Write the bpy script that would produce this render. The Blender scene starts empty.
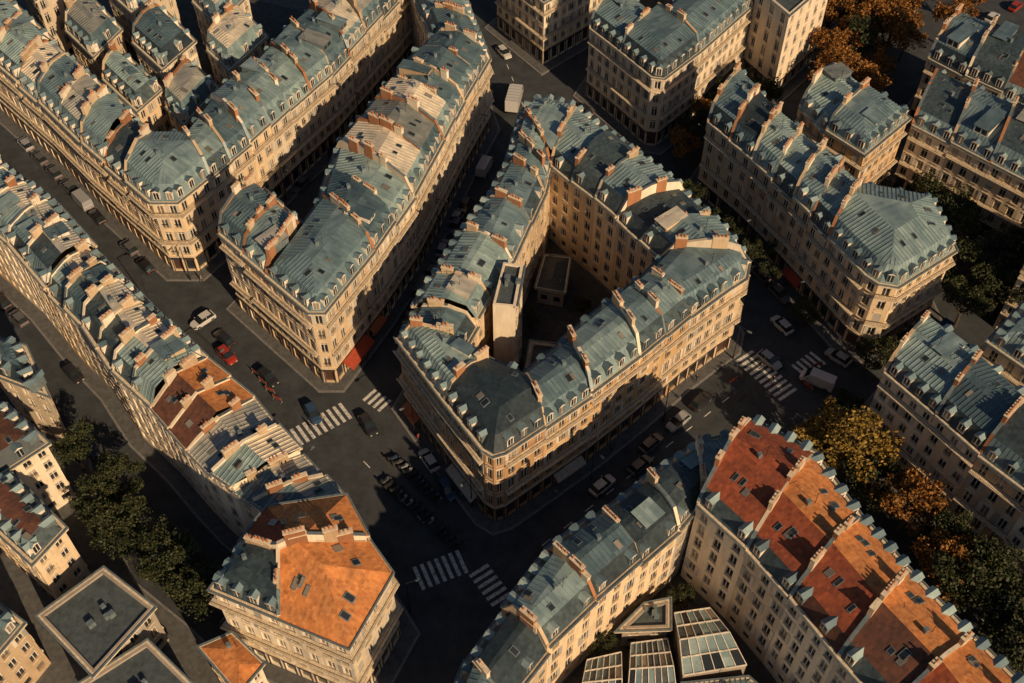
import bpy, math, random
from mathutils import Vector
random.seed(11)
R=random.random
def RU(a,b): return a+(b-a)*random.random()

# ------------------------------------------------------------------ materials
def new_mat(name):
    m=bpy.data.materials.new(name);m.use_nodes=True
    return m,m.node_tree,m.node_tree.nodes['Principled BSDF']
def ramp(nt,fac,stops):
    r=nt.nodes.new('ShaderNodeValToRGB')
    while len(r.color_ramp.elements)<len(stops): r.color_ramp.elements.new(.5)
    for e,(p,c) in zip(r.color_ramp.elements,stops): e.position=p;e.color=(*c,1)
    nt.links.new(fac,r.inputs[0]);return r.outputs[0]
def noise(nt,vec,scale,detail=3,rough=.6):
    n=nt.nodes.new('ShaderNodeTexNoise');n.inputs['Scale'].default_value=scale
    n.inputs['Detail'].default_value=detail;n.inputs['Roughness'].default_value=rough
    if vec is not None: nt.links.new(vec,n.inputs['Vector'])
    return n.outputs['Fac']
def mix(nt,a,b,fac,mode='MIX'):
    m=nt.nodes.new('ShaderNodeMix');m.data_type='RGBA';m.blend_type=mode
    for s,v in ((0,fac),(6,a),(7,b)):
        if isinstance(v,(int,float)): m.inputs[s].default_value=v
        elif isinstance(v,tuple): m.inputs[s].default_value=(*v,1)
        else: nt.links.new(v,m.inputs[s])
    return m.outputs[2]
def pos(nt,scale=(1,1,1)):
    g=nt.nodes.new('ShaderNodeNewGeometry');mp=nt.nodes.new('ShaderNodeMapping')
    mp.inputs['Scale'].default_value=scale
    nt.links.new(g.outputs['Position'],mp.inputs['Vector']);return mp.outputs[0]

def mat_stone(name,c,dirt=(.14,.11,.075),rough=.9):
    m,nt,b=new_mat(name)
    n1=noise(nt,pos(nt,(1,1,.25)),.9,5,.7)
    n2=noise(nt,pos(nt,(3,3,.35)),1.6,3,.7)
    base=ramp(nt,n1,[(.3,tuple(x*.8 for x in c)),(.7,tuple(x*1.12 for x in c))])
    d=ramp(nt,n2,[(.58,(0,0,0)),(.84,(.8,.8,.8))])
    col=mix(nt,base,dirt,d);
    oi=nt.nodes.new('ShaderNodeObjectInfo')
    rr=ramp(nt,oi.outputs['Random'],[(0,(.74,.69,.64)),(.5,(1,.97,.93)),(1,(1.12,1.1,1.06))])
    col=mix(nt,col,rr,1.0,'MULTIPLY')
    nt.links.new(col,b.inputs['Base Color']);b.inputs['Roughness'].default_value=rough
    return m
def cells(nt,pu,pv):
    uv=nt.nodes.new('ShaderNodeUVMap');sp=nt.nodes.new('ShaderNodeSeparateXYZ');nt.links.new(uv.outputs[0],sp.inputs[0])
    def fl(o,s):
        a=nt.nodes.new('ShaderNodeMath');a.operation='DIVIDE';nt.links.new(o,a.inputs[0]);a.inputs[1].default_value=s
        f=nt.nodes.new('ShaderNodeMath');f.operation='FLOOR';nt.links.new(a.outputs[0],f.inputs[0]);return f.outputs[0]
    cb=nt.nodes.new('ShaderNodeCombineXYZ');nt.links.new(fl(sp.outputs[0],pu),cb.inputs[0]);nt.links.new(fl(sp.outputs[1],pv),cb.inputs[1])
    oi=nt.nodes.new('ShaderNodeObjectInfo');nt.links.new(oi.outputs['Random'],cb.inputs[2])
    wn=nt.nodes.new('ShaderNodeTexWhiteNoise');nt.links.new(cb.outputs[0],wn.inputs[0])
    return wn.outputs['Value'],oi.outputs['Random']
def mat_panel(name,dark,light,pw=.62,rough=.42,metal=.25,stain=(.085,.085,.07),pl=2.0,vary=((.45,.52,.58),(.92,.96,1),(1.65,1.55,1.42)),stlo=.6):
    m,nt,b=new_mat(name)
    val,rnd=cells(nt,pw,pl)
    col=ramp(nt,val,[(0,dark),(1,light)])
    big=noise(nt,pos(nt),.35,4,.6)
    col=mix(nt,col,ramp(nt,big,[(.35,(.72,.75,.78)),(.7,(1.2,1.17,1.13))]),1.0,'MULTIPLY')
    rr=ramp(nt,rnd,[(0,vary[0]),(.5,vary[1]),(1,vary[2])])
    col=mix(nt,col,rr,1.0,'MULTIPLY')
    st=ramp(nt,noise(nt,pos(nt,(1,1,.6)),1.3,5,.7),[(stlo,(0,0,0)),(stlo+.16,(.65,.65,.65))])
    col=mix(nt,col,stain,st)
    nt.links.new(col,b.inputs['Base Color']);b.inputs['Metallic'].default_value=metal
    rg=nt.nodes.new('ShaderNodeMapRange');rg.inputs[3].default_value=rough-.1;rg.inputs[4].default_value=rough+.25
    nt.links.new(big,rg.inputs[0]);nt.links.new(rg.outputs[0],b.inputs['Roughness'])
    return m
def mat_tile(name,a,c):
    return mat_panel(name,a,c,.36,.85,0,tuple(x*.35 for x in a),.5,((.8,.78,.75),(1,1,1),(1.1,1.1,1.1)),.54)
def mat_plain(name,c,rough=.7,metal=0,var=.3,scale=2.0):
    m,nt,b=new_mat(name)
    col=ramp(nt,noise(nt,pos(nt),scale,4,.7),[(.3,tuple(x*(1-var) for x in c)),(.7,tuple(x*(1+var) for x in c))])
    nt.links.new(col,b.inputs['Base Color']);b.inputs['Roughness'].default_value=rough;b.inputs['Metallic'].default_value=metal
    return m
def mat_island(name,stops,rough=.6,spec=.5):
    m,nt,b=new_mat(name);g=nt.nodes.new('ShaderNodeNewGeometry')
    nt.links.new(ramp(nt,g.outputs['Random Per Island'],stops),b.inputs['Base Color'])
    b.inputs['Roughness'].default_value=rough;b.inputs['Specular IOR Level'].default_value=spec
    return m
M={}
M['cream']=mat_stone('limestone_cream',(.64,.50,.335))
M['white']=mat_stone('painted_render_white',(.74,.65,.51),(.30,.24,.17))
M['ochre']=mat_stone('ochre_stone',(.50,.335,.175))
M['brown']=mat_stone('brown_brick',(.36,.22,.115))
M['grey']=mat_stone('grey_render',(.36,.32,.27))
M['zinc']=mat_panel('zinc_sheet',(.14,.21,.225),(.225,.305,.315))
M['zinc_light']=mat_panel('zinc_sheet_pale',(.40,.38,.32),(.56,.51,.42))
M['slate']=mat_panel('slate_dark',(.025,.04,.048),(.05,.075,.085),.4,.5,0,(.045,.045,.04),.5)
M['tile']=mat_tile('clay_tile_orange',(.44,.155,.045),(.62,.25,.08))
M['tile_red_shade']=mat_tile('clay_tile_red_shade',(.20,.045,.02),(.32,.08,.033))  # deep red tile, darkened to put west-slope shade into the colour
M['tile_brown']=mat_tile('clay_tile_brown',(.08,.035,.024),(.14,.052,.03))  # brown tile; also painted shade on west slopes of orange roofs
M['glass']=mat_island('window_panes',[(0,(.012,.018,.022)),(.62,(.03,.035,.04)),(.72,(.10,.09,.075)),(1,(.30,.25,.19))],.12,.6)
M['frame']=mat_plain('painted_wood_white',(.68,.61,.51),.6)
M['shutter']=mat_island('louvred_shutters',[(0,(.66,.58,.47)),(.5,(.48,.44,.38)),(1,(.28,.27,.24))],.7)
M['iron']=mat_plain('wrought_iron',(.025,.025,.028),.5,.3)
M['trim']=mat_plain('carved_stone_trim',(.62,.51,.36),.85)
M['gutter']=mat_plain('zinc_gutter',(.17,.21,.22),.45,.3)
M['stack']=mat_stone('chimney_render',(.54,.41,.265))
M['brick']=mat_stone('chimney_brick',(.35,.16,.075))
M['pot']=mat_island('terracotta_pots',[(0,(.38,.13,.05)),(.6,(.50,.20,.08)),(1,(.22,.10,.06))],.8)
M['shop']=mat_island('shopfront_paint',[(0,(.03,.05,.05)),(.4,(.07,.03,.02)),(.7,(.02,.03,.06)),(1,(.2,.15,.1))],.5)
M['asphalt']=mat_plain('asphalt',(.038,.043,.048),.85,0,.4,.35)
M['patch']=mat_island('asphalt_repairs',[(0,(.024,.026,.028)),(1,(.058,.059,.06))],.9)
M['pave']=mat_plain('pavement_slabs',(.09,.09,.088),.85,0,.35,1.2)
M['kerb']=mat_plain('granite_kerb',(.17,.165,.16),.8)
M['court']=mat_plain('courtyard_paving',(.05,.052,.05),.85,0,.4,.8)
M['flat']=mat_plain('roof_membrane',(.06,.075,.08),.7,0,.4,1.2)
m,nt,b=new_mat('road_paint');M['paint']=m
wear=ramp(nt,noise(nt,pos(nt),2.2,6,.8),[(.34,(.08,.08,.08)),(.52,(.62,.61,.57))]);nt.links.new(wear,b.inputs['Base Color']);b.inputs['Roughness'].default_value=.75
M['bark']=mat_plain('bark',(.06,.045,.03),.9)
def leafmat(n,stops): return mat_island(n,stops,.65,.3)
M['leaf_green']=leafmat('foliage_green',[(0,(.018,.028,.012)),(.6,(.035,.045,.016)),(1,(.07,.065,.02))])
M['leaf_gold']=leafmat('foliage_gold',[(0,(.10,.07,.015)),(.6,(.22,.145,.025)),(1,(.33,.19,.03))])
M['leaf_rust']=leafmat('foliage_rust',[(0,(.07,.04,.012)),(.6,(.24,.105,.022)),(1,(.38,.16,.03))])

# ------------------------------------------------------------------ mesh helpers
GROUP=dict(walls='walls',string_courses='walls',cornice='walls',parapet='walls',party_wall='walls',party_wall_coping='walls',shopfronts='shopfronts',door='door',
 window_panes='windows',window_frames='windows',shutters='shutters',balconies='balconies',balcony_railings='balconies',gutter='roof',roof='roof',roof_seams='roof',
 skylight_frames='skylights',skylights='skylights',dormers='dormers',dormer_panes='dormers',dormer_mullions='dormers',dormer_roofs='dormers',dormer_fronts='dormers',
 chimney_stacks='chimneys',chimney_caps='chimneys',chimney_pots='chimneys',roof_vent='roof_fittings',tv_aerial='roof_fittings',roof_units='roof_fittings',attic='attic_room')
class Parts:
    def __init__(s): s.p={}
    def get(s,n,mat):
        k=(n,mat)
        if k not in s.p: s.p[k]=([],[],[],mat)
        return s.p[k]
    def face(s,n,mat,pts,uvs=None):
        V,F,U,_=s.get(n,mat);k=len(V);V.extend(pts);F.append(tuple(range(k,k+len(pts))))
        U.extend(uvs if uvs else [(0,0)]*len(pts))
    def finish(s,name,origin=None):
        if origin is None:
            allv=[v for p in s.p.values() for v in p[0]]
            origin=(sum(v[0] for v in allv)/len(allv),sum(v[1] for v in allv)/len(allv),0)
        e=bpy.data.objects.new(name,None);e.location=origin;e.empty_display_size=1
        bpy.context.collection.objects.link(e)
        groups={}
        for (n,_),d in s.p.items():
            gname=GROUP.get(n,'roof' if n.startswith('roof_') and n not in GROUP else n);groups.setdefault(gname,[]).append(d)
        for n,ds in groups.items():
            VV=[];FF=[];UU=[];MI=[];mats=[]
            for V,F,U,mat in ds:
                if mat not in mats: mats.append(mat)
                k=len(VV);mi=mats.index(mat);VV.extend((x-origin[0],y-origin[1],z-origin[2]) for x,y,z in V)
                FF.extend(tuple(i+k for i in f) for f in F);MI.extend([mi]*len(F));UU.extend(U)
            me=bpy.data.meshes.new(n);me.from_pydata(VV,[],FF)
            uvl=me.uv_layers.new(name='UVMap');uvl.data.foreach_set('uv',[c for u in UU for c in u])
            for mt in mats: me.materials.append(M[mt])
            me.polygons.foreach_set('material_index',MI)
            o=bpy.data.objects.new(n,me);bpy.context.collection.objects.link(o);o.parent=e
        return e
def area(p): return .5*sum(p[i][0]*p[(i+1)%len(p)][1]-p[(i+1)%len(p)][0]*p[i][1] for i in range(len(p)))
def ccw(p,types=None):
    n=len(p)
    if area(p)>0: return list(p),types
    return list(reversed(p)),([types[(n-2-k)%n] for k in range(n)] if types else None)
def clip(poly,f):
    out=[];n=len(poly)
    for i in range(n):
        a,b=poly[i],poly[(i+1)%n];fa,fb=f(a),f(b)
        if fa>=0: out.append(a)
        if (fa>=0)!=(fb>=0):
            t=fa/(fa-fb);out.append((a[0]+(b[0]-a[0])*t,a[1]+(b[1]-a[1])*t))
    return out
class Edge:
    def __init__(s,a,b):
        s.a=a;s.b=b;dx,dy=b[0]-a[0],b[1]-a[1];s.L=max(1e-6,math.hypot(dx,dy));s.t=(dx/s.L,dy/s.L);s.n=(-s.t[1],s.t[0])
    def dist(s,p): return (p[0]-s.a[0])*s.n[0]+(p[1]-s.a[1])*s.n[1]
    def along(s,p): return (p[0]-s.a[0])*s.t[0]+(p[1]-s.a[1])*s.t[1]
    def P(s,u,d,z): return (s.a[0]+s.t[0]*u+s.n[0]*d,s.a[1]+s.t[1]*u+s.n[1]*d,z)
def offset(pts,offs):
    n=len(pts);out=[]
    for i in range(n):
        e0=Edge(pts[i-1],pts[i]);e1=Edge(pts[i],pts[(i+1)%n]);o0=offs[(i-1)%n];o1=offs[i]
        cr=e0.t[0]*e1.t[1]-e0.t[1]*e1.t[0]
        if abs(cr)<.12:
            nx,ny=e0.n[0]+e1.n[0],e0.n[1]+e1.n[1];l=math.hypot(nx,ny);o=max(o0,o1) if o0*o1==0 else (o0+o1)/2
            out.append((pts[i][0]-nx/l*o,pts[i][1]-ny/l*o));continue
        p0=(pts[i][0]-e0.n[0]*o0,pts[i][1]-e0.n[1]*o0);p1=(pts[i][0]-e1.n[0]*o1,pts[i][1]-e1.n[1]*o1)
        t=((p1[0]-p0[0])*e1.t[1]-(p1[1]-p0[1])*e1.t[0])/cr
        out.append((p0[0]+e0.t[0]*t,p0[1]+e0.t[1]*t))
    return out
def box(P,n,m,e,u0,u1,d0,d1,z0,z1,skip=()):
    q=[e.P(u0,d0,z0),e.P(u1,d0,z0),e.P(u1,d1,z0),e.P(u0,d1,z0),e.P(u0,d0,z1),e.P(u1,d0,z1),e.P(u1,d1,z1),e.P(u0,d1,z1)]
    fs={'b':(0,3,2,1),'t':(4,5,6,7),'f':(0,1,5,4),'r':(1,2,6,5),'k':(2,3,7,6),'l':(3,0,4,7)}
    for k,f in fs.items():
        if k in skip: continue
        P.face(n,m,[q[i] for i in f])
def band(P,n,m,pts,outer,inner,i,z0,z1):
    k=(i+1)%len(pts);a,b,c,d=inner[i],inner[k],outer[k],outer[i]
    lo=[(p[0],p[1],z0) for p in (a,b,c,d)];hi=[(p[0],p[1],z1) for p in (a,b,c,d)]
    P.face(n,m,hi);P.face(n,m,lo[::-1]);P.face(n,m,[lo[3],lo[2],hi[2],hi[3]]);P.face(n,m,[lo[2],lo[1],hi[1],hi[2]]);P.face(n,m,[lo[0],lo[3],hi[3],hi[0]])
def pots(P,e,u0,u1,d,z):
    k=max(2,int((u1-u0)/.42))
    for i in range(k):
        if R()<.14: continue
        u=u0+(i+.5)*(u1-u0)/k;r=RU(.09,.14);hh=RU(.25,.65)
        c=e.P(u,d,z);ring=[(math.cos(j*math.pi/4)*r,math.sin(j*math.pi/4)*r) for j in range(8)]
        V,F,U,_=P.get('chimney_pots','pot');k0=len(V)
        for zz,s in ((0,1),(hh,.85)): V.extend([(c[0]+x*s,c[1]+y*s,z+zz) for x,y in ring])
        for j in range(8): F.append((k0+j,k0+(j+1)%8,k0+8+(j+1)%8,k0+8+j));U.extend([(0,0)]*4)
        F.append(tuple(k0+8+j for j in range(8)));U.extend([(0,0)]*8)

def facade(P,e,h,wall,street,st):
    L=e.L;nb=max(1,round((L-.3)/st.get('bay',2.15)));bw=L/nb
    ww=min(1.1,bw*.52);gf=3.5 if street else 3.0;nf=max(1,round((h-gf)/2.85));fh=(h-gf)/nf
    def wq(u0,u1,z0,z1): P.face('walls',wall,[e.P(u0,0,z0),e.P(u1,0,z0),e.P(u1,0,z1),e.P(u0,0,z1)],[(u0,z0),(u1,z0),(u1,z1),(u0,z1)])
    shut=st['shut'] if street else st['shut']*.6
    def opening(uc,w,z0,z1,dep=.24,glass='glass',nm='window_panes'):
        a,b=uc-w/2,uc+w/2
        P.face('walls',wall,[e.P(a,0,z0),e.P(a,dep,z0),e.P(a,dep,z1),e.P(a,0,z1)]);P.face('walls',wall,[e.P(b,dep,z0),e.P(b,0,z0),e.P(b,0,z1),e.P(b,dep,z1)])
        P.face('walls',wall,[e.P(a,0,z0),e.P(b,0,z0),e.P(b,dep,z0),e.P(a,dep,z0)]);P.face('walls',wall,[e.P(a,dep,z1),e.P(b,dep,z1),e.P(b,0,z1),e.P(a,0,z1)])
        P.face(nm,glass,[e.P(a,dep,z0),e.P(b,dep,z0),e.P(b,dep,z1),e.P(a,dep,z1)])
    def row(z0,z1,o0,o1,w,us):
        wq(0,L,z0,o0);wq(0,L,o1,z1);c=0
        for u in us: wq(c,u-w/2,o0,o1);c=u+w/2
        wq(c,L,o0,o1)
    us=[(i+.5)*bw for i in range(nb)]
    gw=bw*.74 if street else ww;g0=.35 if street else .9;g1=gf-.75
    row(0,gf,g0,g1,gw,us);di=random.randrange(nb)
    for i,u in enumerate(us):
        opening(u,gw,g0,g1,.3,'shop' if (i==di and street) else 'glass','door' if (i==di and street) else 'window_panes')
        if street:
            box(P,'shopfronts','shop',e,u-bw*.45,u+bw*.45,-.14,0,g1+.06,g1+.5)
            for s in (-1,1): box(P,'shopfronts','shop',e,u+s*gw*.5-.07,u+s*gw*.5+.07,-.1,0,.02,g1+.05)
    if street: box(P,'string_courses','trim',e,.02,L-.02,-.16,0,gf-.14,gf+.1)
    for f in range(nf):
        z=gf+f*fh;o0=z+.42;o1=z+fh-.48
        row(z,z+fh,o0,o1,ww,us)
        for u in us:
            opening(u,ww,o0,o1)
            a,b=u-ww/2,u+ww/2
            box(P,'window_frames','frame',e,u-.045,u+.045,.14,.235,o0,o1,'k')
            box(P,'window_frames','frame',e,a,a+.08,.13,.235,o0,o1,'k');box(P,'window_frames','frame',e,b-.08,b,.13,.235,o0,o1,'k')
            box(P,'window_frames','frame',e,a+.08,b-.08,.15,.235,o1-.5,o1-.42,'k')
            if street: box(P,'string_courses','trim',e,a-.15,b+.15,-.09,0,o1+.04,o1+.2,'k')
            box(P,'string_courses','trim',e,a-.1,b+.1,-.1,0,o0-.14,o0-.02,'k')
            if R()<shut:
                if R()<.14: box(P,'shutters','shutter',e,a,b,.03,.1,o0,o1)
                elif (bw-ww)/2>ww*.376:
                    sw=min(ww*.47,(bw-ww)/2-.03)
                    box(P,'shutters','shutter',e,a-sw,a-.01,-.07,-.01,o0,o1);box(P,'shutters','shutter',e,b+.01,b+sw,-.07,-.01,o0,o1)
            if street and f not in (1,nf-1) or (not street and R()<.5):
                box(P,'balcony_railings','iron',e,a,b,-.1,-.05,o0+.75,o0+.8)
                for q in range(6):
                    uu=a+(q+.5)*ww/6;P.face('balcony_railings','iron',[e.P(uu-.015,-.07,o0),e.P(uu+.015,-.07,o0),e.P(uu+.015,-.07,o0+.75),e.P(uu-.015,-.07,o0+.75)])
    return gf,fh,nf,us,bw

def building(name,pts,h,types,st):
    pts,types=ccw(pts,types);n=len(pts);P=Parts()
    E=[Edge(pts[i],pts[(i+1)%n]) for i in range(n)]
    wall=st['wall'];SC=[i for i in range(n) if types[i] in 'SC']
    out=offset(pts,[.42 if t in 'SC' else 0 for t in types]);inn=offset(pts,[-.25 if t in 'SC' else 0 for t in types])
    bal=offset(pts,[.75 if t=='S' else 0 for t in types])
    info={}
    for i,e in enumerate(E):
        t=types[i]
        if t in 'PQX' or e.L<1.2:
            P.face('walls',wall,[e.P(0,0,0),e.P(e.L,0,0),e.P(e.L,0,h),e.P(0,0,h)],[(0,0),(e.L,0),(e.L,h),(0,h)])
        else:
            info[i]=facade(P,e,h,wall,t=='S',st);gf,fh,nf,us,bw=info[i]
            if t=='S' and e.L>2.2 and st.get('balc',1):
                for f in ({1,nf-1} if nf>2 else {nf-1}):
                    zz=gf+f*fh+.28;band(P,'balconies','trim',pts,bal,pts,i,zz-.16,zz)
                    eb=Edge(bal[i],bal[(i+1)%n]);box(P,'balcony_railings','iron',eb,.05,eb.L-.05,.04,.09,zz+.88,zz+.94)
                    k=int(eb.L/.22)
                    for q in range(k):
                        uu=(q+.5)*eb.L/k;P.face('balcony_railings','iron',[eb.P(uu-.018,.06,zz),eb.P(uu+.018,.06,zz),eb.P(uu+.018,.06,zz+.9),eb.P(uu-.018,.06,zz+.9)])
        if t in 'SC':
            band(P,'cornice','trim',pts,out,inn,i,h-.38,h-.02)
            o2=offset(pts,[.5 if q in 'SC' else 0 for q in types]);i2=offset(pts,[.3 if q in 'SC' else 0 for q in types])
            band(P,'gutter','gutter',pts,o2,i2,i,h-.015,h+.12)
    if st['roof']=='flat' or not SC:
        P.face('roof','flat',[(p[0],p[1],h-.35) for p in pts])
        for e in E: box(P,'parapet',wall,e,0,e.L,.002,.3,h-.33,h+.003*(1+E.index(e)))
        for k in range(4):
            c=(sum(p[0] for p in pts)/n+RU(-1.2,1.2),sum(p[1] for p in pts)/n+RU(-1.2,1.2));ee=Edge(c,(c[0]+E[0].t[0],c[1]+E[0].t[1]))
            w=RU(.4,.9);box(P,'roof_units','gutter',ee,0,w,k*.01,w*1.2,h-.34,h+RU(.1,.8))
        return P.finish(name)
    dm=min(E[i].dist((sum(q[0] for q in pts)/n,sum(q[1] for q in pts)/n)) for i in SC)
    m=st.get('pitch',.3);kind=st['roof']
    if kind=='gable': prof=[(-.4,-.1),(60,60.4*m-.1)]
    else:
        rise=st.get('rise',2.5);prof=[(.1,0),(1.35,rise),(60,rise+58.65*m)]
    Dcap=dm*.9 if kind!='gable' else 60
    def zat(d):
        d=min(d,Dcap)
        for (d0,z0),(d1,z1) in zip(prof,prof[1:]):
            if d<=d1: return z0+(d-d0)/(d1-d0)*(z1-z0)
    def rz(p): return h+zat(max(prof[0][0],min(E[i].dist(p) for i in SC)))
    base=out if kind=='gable' else pts
    for si in range(len(prof)-1):
        d0,z0=prof[si];d1,z1=prof[si+1];dd1=min(d1,Dcap);sl=(z1-z0)/(d1-d0)
        for i in SC:
            e=E[i];poly=list(base)
            poly=clip(poly,lambda p:e.dist(p)-d0)
            if poly: poly=clip(poly,lambda p:dd1-e.dist(p))
            for j in SC:
                if j!=i and poly: poly=clip(poly,lambda p,j=j:E[j].dist(p)-e.dist(p)+1e-7)
            if len(poly)<3 or abs(area(poly))<.02: continue
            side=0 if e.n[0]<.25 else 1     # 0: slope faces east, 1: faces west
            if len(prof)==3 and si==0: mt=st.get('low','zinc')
            else: mt=st['up'][side] if isinstance(st['up'],tuple) else st['up']  # paired materials paint a sunlit east and a shaded west slope
            sf=math.hypot(1,sl);Z=lambda d:h+z0+(d-d0)*sl
            P.face('roof_'+mt,mt,[(p[0],p[1],Z(e.dist(p))) for p in poly],[(e.along(p)+50,e.dist(p)*sf+20) for p in poly])
            if mt in('zinc','zinc_light'):
                spc=.62;lo=min(e.along(p) for p in poly);hi=max(e.along(p) for p in poly);u=math.ceil((lo+.1+50)/spc)*spc-50
                while u<hi-.1:
                    ds=[]
                    for a,b in zip(poly,poly[1:]+poly[:1]):
                        ua,ub=e.along(a)-u,e.along(b)-u
                        if (ua>=0)!=(ub>=0): t=ua/(ua-ub);ds.append(e.dist(a)+(e.dist(b)-e.dist(a))*t)
                    if len(ds)==2 and abs(ds[0]-ds[1])>.3:
                        a,b=min(ds)+.02,max(ds)-.02;w=.05;hh=.085
                        q=[e.P(u-w,a,Z(a)),e.P(u+w,a,Z(a)),e.P(u+w,b,Z(b)),e.P(u-w,b,Z(b))];r=[(x,y,z+hh) for x,y,z in q]
                        uvq=[(e.along(p[:2])+50,20.0) for p in r]
                        P.face('roof_seams',mt,[r[0],r[1],r[2],r[3]],uvq);P.face('roof_seams',mt,[q[0],q[3],r[3],r[0]]);P.face('roof_seams',mt,[q[1],r[1],r[2],q[2]]);P.face('roof_seams',mt,[q[0],r[0],r[1],q[1]])
                    u+=spc
            if si==len(prof)-2:
                A=abs(area(poly));k=int(A/15+R()*1.1)
                for _ in range(k):
                    cx=sum(p[0] for p in poly)/len(poly);cy=sum(p[1] for p in poly)/len(poly)
                    uc=e.along((cx,cy))+RU(-.3,.3)*e.L;dc=e.dist((cx,cy))+RU(-.5,.5);w,l=RU(.25,.45),RU(.35,.6)
                    if min(E[j].dist(e.P(uc,dc,0)) for j in range(n))<1.1: continue
                    fr=[e.P(uc-w,dc-l,Z(dc-l)+.14),e.P(uc+w,dc-l,Z(dc-l)+.14),e.P(uc+w,dc+l,Z(dc+l)+.14),e.P(uc-w,dc+l,Z(dc+l)+.14)]
                    lw=[(x,y,z-.14) for x,y,z in fr];P.face('skylight_frames','gutter',fr)
                    for a in range(4): b=(a+1)%4;P.face('skylight_frames','gutter',[lw[a],lw[b],fr[b],fr[a]])
                    w*=.8;l*=.85;P.face('skylights','glass',[e.P(uc-w,dc-l,Z(dc-l)+.146),e.P(uc+w,dc-l,Z(dc-l)+.146),e.P(uc+w,dc+l,Z(dc+l)+.146),e.P(uc-w,dc+l,Z(dc+l)+.146)])
    if Dcap<50:
        poly=list(pts)
        for i in SC:
            if poly: poly=clip(poly,lambda p:E[i].dist(p)-Dcap)
        if len(poly)>2:
            mt=st['up'][0] if isinstance(st['up'],tuple) else st['up'];z=h+zat(Dcap)
            e=E[SC[0]];P.face('roof_'+mt,mt,[(p[0],p[1],z) for p in poly],[(e.along(p),e.dist(p)) for p in poly])
    ridge=h+max(zat(dm),zat(dm*1.05))
    # attic studio breaking through the roof
    if kind=='mansard' and n==4 and R()<st.get('attic',.38) and dm>3:
        i=random.choice(SC);e=E[i];u0=RU(.12,.4)*e.L;u1=u0+RU(2.0,3.2);d0=RU(1.6,2.2);d1=dm*1.05
        if u1<e.L-.5:
            zt0=ridge+RU(-.1,.35);zt1=zt0+.35;wm=random.choice(['frame','gutter','stack'])
            box(P,'attic',wm,e,u0,u1,d0,d1,h+1.2,zt0,'bt')
            q=[e.P(u0-.15,d0-.25,zt0),e.P(u1+.15,d0-.25,zt0),e.P(u1+.15,d1+.2,zt1),e.P(u0-.15,d1+.2,zt1)];mm=random.choice(['zinc','zinc','zinc_light'])
            P.face('attic',mm,q,[(0,0),(3,0),(3,3),(0,3)]);P.face('attic','gutter',[q[0],q[1],(q[1][0],q[1][1],zt0-.15),(q[0][0],q[0][1],zt0-.15)])
            for k in range(2):
                a=u0+.25+k*(u1-u0-.3)/2;b=a+(u1-u0-.3)/2-.2;za=max(h+1.3,rz(e.P(u0,d0,0)[:2])+.2)
                if zt0-.3>za+.3: P.face('skylights','glass',[e.P(a,d0-.008,za),e.P(b,d0-.008,za),e.P(b,d0-.008,zt0-.2),e.P(a,d0-.008,zt0-.2)])
    if kind=='mansard':
        for i in SC:
            if i not in info: continue
            e=E[i];us=info[i][3];z0=h+.3;z1=h+1.75
            every=st.get('dorm',1) if types[i]=='S' else 2
            for k,u in enumerate(us):
                if k%every or u<.95 or u>e.L-.95: continue
                w=.52
                box(P,'dormers','frame' if R()<.6 else 'gutter',e,u-w,u+w,.22,1.5,z0-.2,z1,'kb')
                P.face('dormer_panes','glass',[e.P(u-w+.14,.212,z0),e.P(u+w-.14,.212,z0),e.P(u+w-.14,.212,z1-.18),e.P(u-w+.14,.212,z1-.18)])
                box(P,'dormer_mullions','frame',e,u-.035,u+.035,.17,.21,z0,z1-.18,'k')
                g=.36;ov=.1;a0=e.P(u-w-ov,.1,z1);a1=e.P(u-w-ov,1.7,z1);b0=e.P(u,.1,z1+g);b1=e.P(u,2.1,z1+g);c0=e.P(u+w+ov,.1,z1);c1=e.P(u+w+ov,1.7,z1)
                P.face('dormer_roofs','zinc',[a0,b0,b1,a1],[(0,0),(.3,0),(.3,1),(0,1)]);P.face('dormer_roofs','zinc',[b0,c0,c1,b1],[(0,0),(.3,0),(.3,1),(0,1)]);P.face('dormer_fronts','frame',[a0,c0,b0])
                P.face('dormer_fronts','frame',[a0,a1,c1,c0])
    for i,e in enumerate(E):
        if types[i]!='P': continue
        L=e.L;cand={0.0,L}
        for j in SC:
            f0,f1=E[j].dist(e.a),E[j].dist(e.b)
            for d in [p[0] for p in prof]+[Dcap]:
                if abs(f1-f0)>1e-6:
                    t=(d-f0)/(f1-f0)
                    if 0<t<1: cand.add(t*L)
            for k in SC:
                g0,g1=E[k].dist(e.a),E[k].dist(e.b);dn=(f1-f0)-(g1-g0)
                if k>j and abs(dn)>1e-6:
                    t=(g0-f0)/dn
                    if 0<t<1: cand.add(t*L)
        us=sorted(cand);T=.17;pm=st.get('party',wall)
        tops=[(u,max(h+.15,rz((e.a[0]+e.t[0]*u,e.a[1]+e.t[1]*u))+.32)) for u in us]
        for (u0,t0),(u1,t1) in zip(tops,tops[1:]):
            if u1-u0<.01: continue
            P.face('party_wall',pm,[e.P(u0,-T,h-2),e.P(u1,-T,h-2),e.P(u1,-T,t1),e.P(u0,-T,t0)]);P.face('party_wall',pm,[e.P(u1,T,h-2),e.P(u0,T,h-2),e.P(u0,T,t0),e.P(u1,T,t1)])
            P.face('party_wall_coping',pm if R()<.5 else 'gutter',[e.P(u0,-T-.05,t0+.03),e.P(u1,-T-.05,t1+.03),e.P(u1,T+.05,t1+.03),e.P(u0,T+.05,t0+.03)])
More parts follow.
